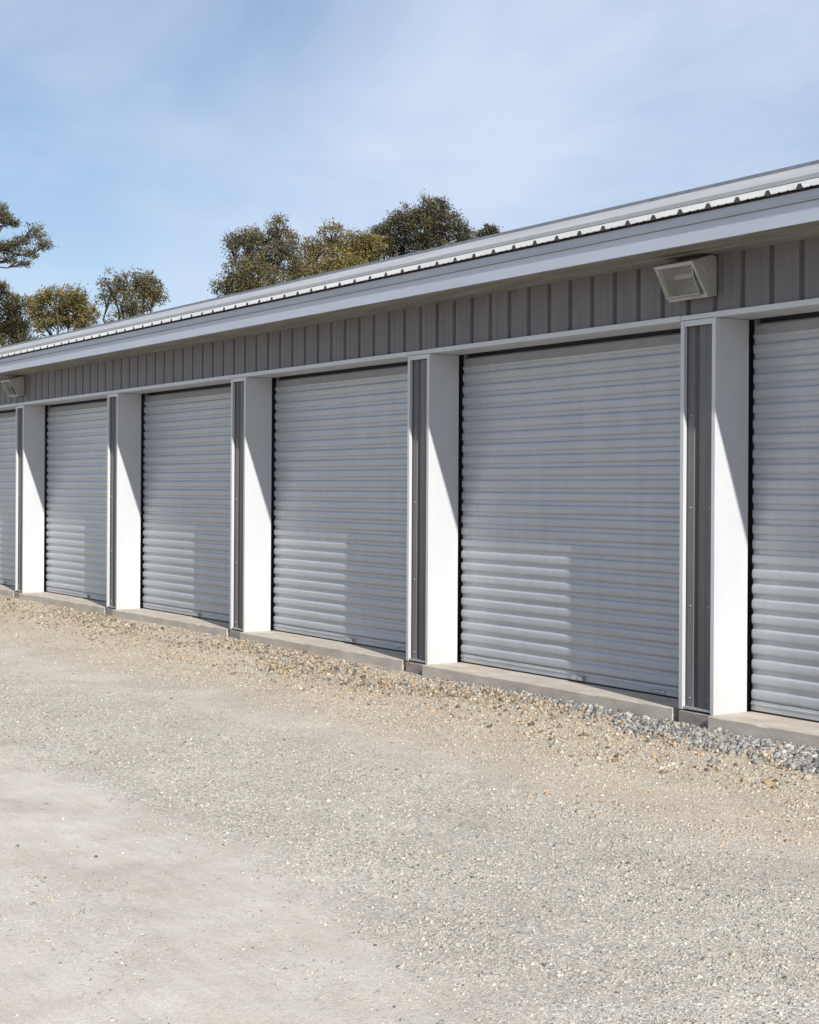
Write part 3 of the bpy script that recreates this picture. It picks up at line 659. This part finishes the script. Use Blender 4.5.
def make_tree(lobes, D, kind, label, nleaf=2200, trunk_px=None, low=1.0, fork_z=None, limb=1.0, group='trees beyond the roof'):
    """lobes: (px, py, radius px[, aspect, depth offset m, density])"""
    rs = random.Random(int(lobes[0][0] * 13 + lobes[0][1])); rg = np.random.default_rng(abs(int(lobes[0][0] * 7 + 3)))
    ppm = 1542.1 / D
    tx = trunk_px if trunk_px is not None else sum(l_[0] for l_ in lobes) / len(lobes)
    base = at_dist(tx, 489, D); base.z = 0
    L3 = []
    for l_ in lobes:
        px, py, r = l_[:3]; asp = l_[3] if len(l_) > 3 else 0.85; off = l_[4] if len(l_) > 4 else rs.uniform(-0.9, 0.9) * r / ppm; den = l_[5] if len(l_) > 5 else 1.0
        L3.append((at_dist(px, py, D) + cf * off, r / ppm, asp, den))
    zmin = min(c.z - r for c, r, a_, d_ in L3)
    ctr = sum((c for c, *_ in L3), Vector()) / len(L3)
    wid = max((c - ctr).length + r for c, r, *_ in L3)
    if low:                                            # lower crown, hidden by the building from here
        for i in range(9):
            th = i * 2.4; rr2 = wid * (0.35 + 0.65 * rs.random()) * low
            L3.append((Vector((ctr.x + math.cos(th) * rr2 * 0.8, ctr.y + math.sin(th) * rr2 * 0.8, max(2.4, zmin - rs.uniform(-0.4, 2.2)))), wid * 0.42, 0.7, 0.30))
    V = []; T = []
    for c, r, asp, den in L3:
        hiddenlow = c.z < zmin
        n = int(nleaf * 3.6 * den * (r ** 2) / 1.3)
        ncl = max(8, int(n / 26))
        dirs = rg.normal(size=(ncl, 3)); dirs /= np.linalg.norm(dirs, axis=1)[:, None]
        rad = r * rg.uniform(0.30, 1.0, ncl) ** 0.55 * (1 + 0.16 * rg.normal(size=ncl))
        cc = dirs * rad[:, None]; cc[:, 2] *= asp
        cc += np.array(c)
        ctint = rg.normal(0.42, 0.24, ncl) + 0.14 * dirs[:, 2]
        for k in range(ncl):
            kk = 26
            sp = 0.075 + 0.10 * rg.random() * min(r, 1.5)
            pts = cc[k] + rg.normal(size=(kk, 3)) * sp * (1, 1, 0.75)
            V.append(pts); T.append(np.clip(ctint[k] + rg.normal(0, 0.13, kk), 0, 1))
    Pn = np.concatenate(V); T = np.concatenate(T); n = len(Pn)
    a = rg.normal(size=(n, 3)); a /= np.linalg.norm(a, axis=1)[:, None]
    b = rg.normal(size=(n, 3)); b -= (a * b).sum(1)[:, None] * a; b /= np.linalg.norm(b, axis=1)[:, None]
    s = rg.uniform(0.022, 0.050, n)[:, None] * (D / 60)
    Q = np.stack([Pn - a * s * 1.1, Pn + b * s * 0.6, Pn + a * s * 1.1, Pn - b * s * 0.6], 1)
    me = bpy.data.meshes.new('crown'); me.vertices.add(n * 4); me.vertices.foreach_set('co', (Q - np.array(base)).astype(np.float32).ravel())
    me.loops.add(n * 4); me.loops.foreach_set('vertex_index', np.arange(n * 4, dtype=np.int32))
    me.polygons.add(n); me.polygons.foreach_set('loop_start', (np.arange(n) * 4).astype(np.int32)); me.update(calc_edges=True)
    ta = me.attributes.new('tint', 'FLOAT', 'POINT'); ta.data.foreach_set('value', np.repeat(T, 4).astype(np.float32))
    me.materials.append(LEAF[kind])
    root = empty('oak_tree', base); tag(root, label, 'tree', group)
    cr_ = bpy.data.objects.new('crown', me); col.objects.link(cr_); cr_.parent = root
    # trunk and limbs
    mb = MB(); fork = Vector((rs.uniform(-.4, .4), rs.uniform(-.4, .4), max(2.0, min(zmin, ctr.z - wid) * 0.62)))
    if fork_z: fork.z = fork_z
    mb.tube([(0, 0, -0.1), (0.08, 0.03, fork.z * .35), fork * 0.75 + Vector((0, 0, fork.z * .05)), fork], [0.42, 0.33, 0.28, 0.24], 10)
    mb.build('trunk', BARK, root, smooth=True)
    mb = MB()
    for c, r, asp, den in L3:
        e = c - base; m1 = fork.lerp(e, 0.5) + Vector((rs.uniform(-.5, .5), rs.uniform(-.5, .5), rs.uniform(0, .8)))
        m2 = fork.lerp(e, 0.8) + Vector((rs.uniform(-.3, .3), rs.uniform(-.3, .3), rs.uniform(-.1, .3)))
        mb.tube([fork, m1, m2, e], [0.13 * limb, 0.075 * limb, 0.045 * limb, 0.02], 6)
        if c.z < zmin: continue
        for q in range(int(9 * max(1, r))):
            th = rs.uniform(0, 6.283); ph = rs.uniform(-0.5, 1.2); rl = r * rs.uniform(0.6, 1.08)
            dv = Vector((math.cos(th) * math.cos(ph), math.sin(th) * math.cos(ph), math.sin(ph) * asp)) * rl
            st = m2.lerp(e, rs.uniform(0.0, 0.9))
            md = st.lerp(e + dv, 0.5) + Vector((rs.uniform(-.12, .12), rs.uniform(-.12, .12), rs.uniform(-.05, .15)))
            mb.tube([st, md, e + dv], [0.030, 0.018, 0.006], 4)
            for q2 in range(2):
                tip = (e + dv) + Vector((rs.uniform(-.3, .3), rs.uniform(-.3, .3), rs.uniform(-.2, .35)))
                mb.tube([md.lerp(e + dv, rs.uniform(.2, .8)), tip], [0.010, 0.004], 3)
    mb.build('branches', BARK, root, smooth=True)
    return root
make_tree([(236, 243, 13), (252, 236, 12), (278, 229, 12, 1.0), (262, 250, 24), (286, 248, 18), (240, 270, 17, .9), (226, 286, 13), (262, 280, 26), (294, 272, 16), (252, 300, 28)],
          56, 'olive', 'broad brownish green oak left of the yellowing tree above the roof')
make_tree([(303, 262, 13), (313, 246, 13), (331, 234, 13, 1.0, 0, .9), (374, 248, 13), (366, 240, 10), (352, 243, 15), (340, 258, 24), (322, 272, 15), (364, 252, 14), (371, 262, 10), (352, 272, 22)],
          60, 'gold', 'yellowing oak between two darker oaks, above the middle of the roof', group='trees beyond the roof')
make_tree([(378, 236, 11), (390, 232, 13), (386, 248, 14), (405, 222, 15, .9), (428, 212, 14, .9), (440, 206, 9), (420, 232, 22), (445, 226, 18), (462, 234, 11), (466, 242, 9), (400, 246, 14), (432, 248, 22)],
          66, 'dark', 'tallest dark oak right of the yellowing tree, standing highest above the roof')
make_tree([(480, 234, 5, .8, 0, .7), (490, 230, 7, .9, 0, .9), (497, 234, 5, .8, 0, .7), (488, 246, 13)],
          78, 'dark', 'small far treetop just showing right of the tallest oak', nleaf=3000)
make_tree([(112, 284, 15, 1.0, 0, .42), (128, 282, 14, .9, 0, .42), (146, 284, 14), (154, 296, 11), (136, 302, 19, .85, 0, .7), (108, 298, 11, .9, 0, .3), (125, 322, 20, .7, 0, .35)],
          66, 'olive', 'slender olive green oak with see-through branches left of the sky gap above the roof')
make_tree([(36, 306, 12), (55, 298, 13), (74, 298, 14, .9), (66, 312, 19, .8), (88, 312, 11), (42, 320, 16, .8, 0, .8), (84, 326, 12, .7, 0, .4)],
          70, 'gold', 'low golden green oak under the overhanging branches at the left')
make_tree([(2, 293, 13), (12, 303, 13), (2, 322, 22), (16, 330, 16)],
          62, 'olive', 'leafy oak cut by the left picture edge, below the overhanging limb', trunk_px=-10)
make_tree([(-6, 210, 13, .8), (6, 220, 9, .7), (14, 223, 4, .6), (0, 246, 13, .6), (20, 243, 10, .7, 0, .8), (36, 234, 9, .9, 0, .9), (45, 246, 8, .8, 0, .8), (30, 254, 8, .5, 0, .7), (12, 260, 7, .4, 0, .6), (26, 264, 4, .4, 0, .5), (-24, 232, 18), (-50, 250, 26), (-40, 215, 22)],
          58, 'olive', 'tall oak at the left picture edge with limbs reaching over the lower trees', trunk_px=-70, low=0, fork_z=9.4, limb=0.55)
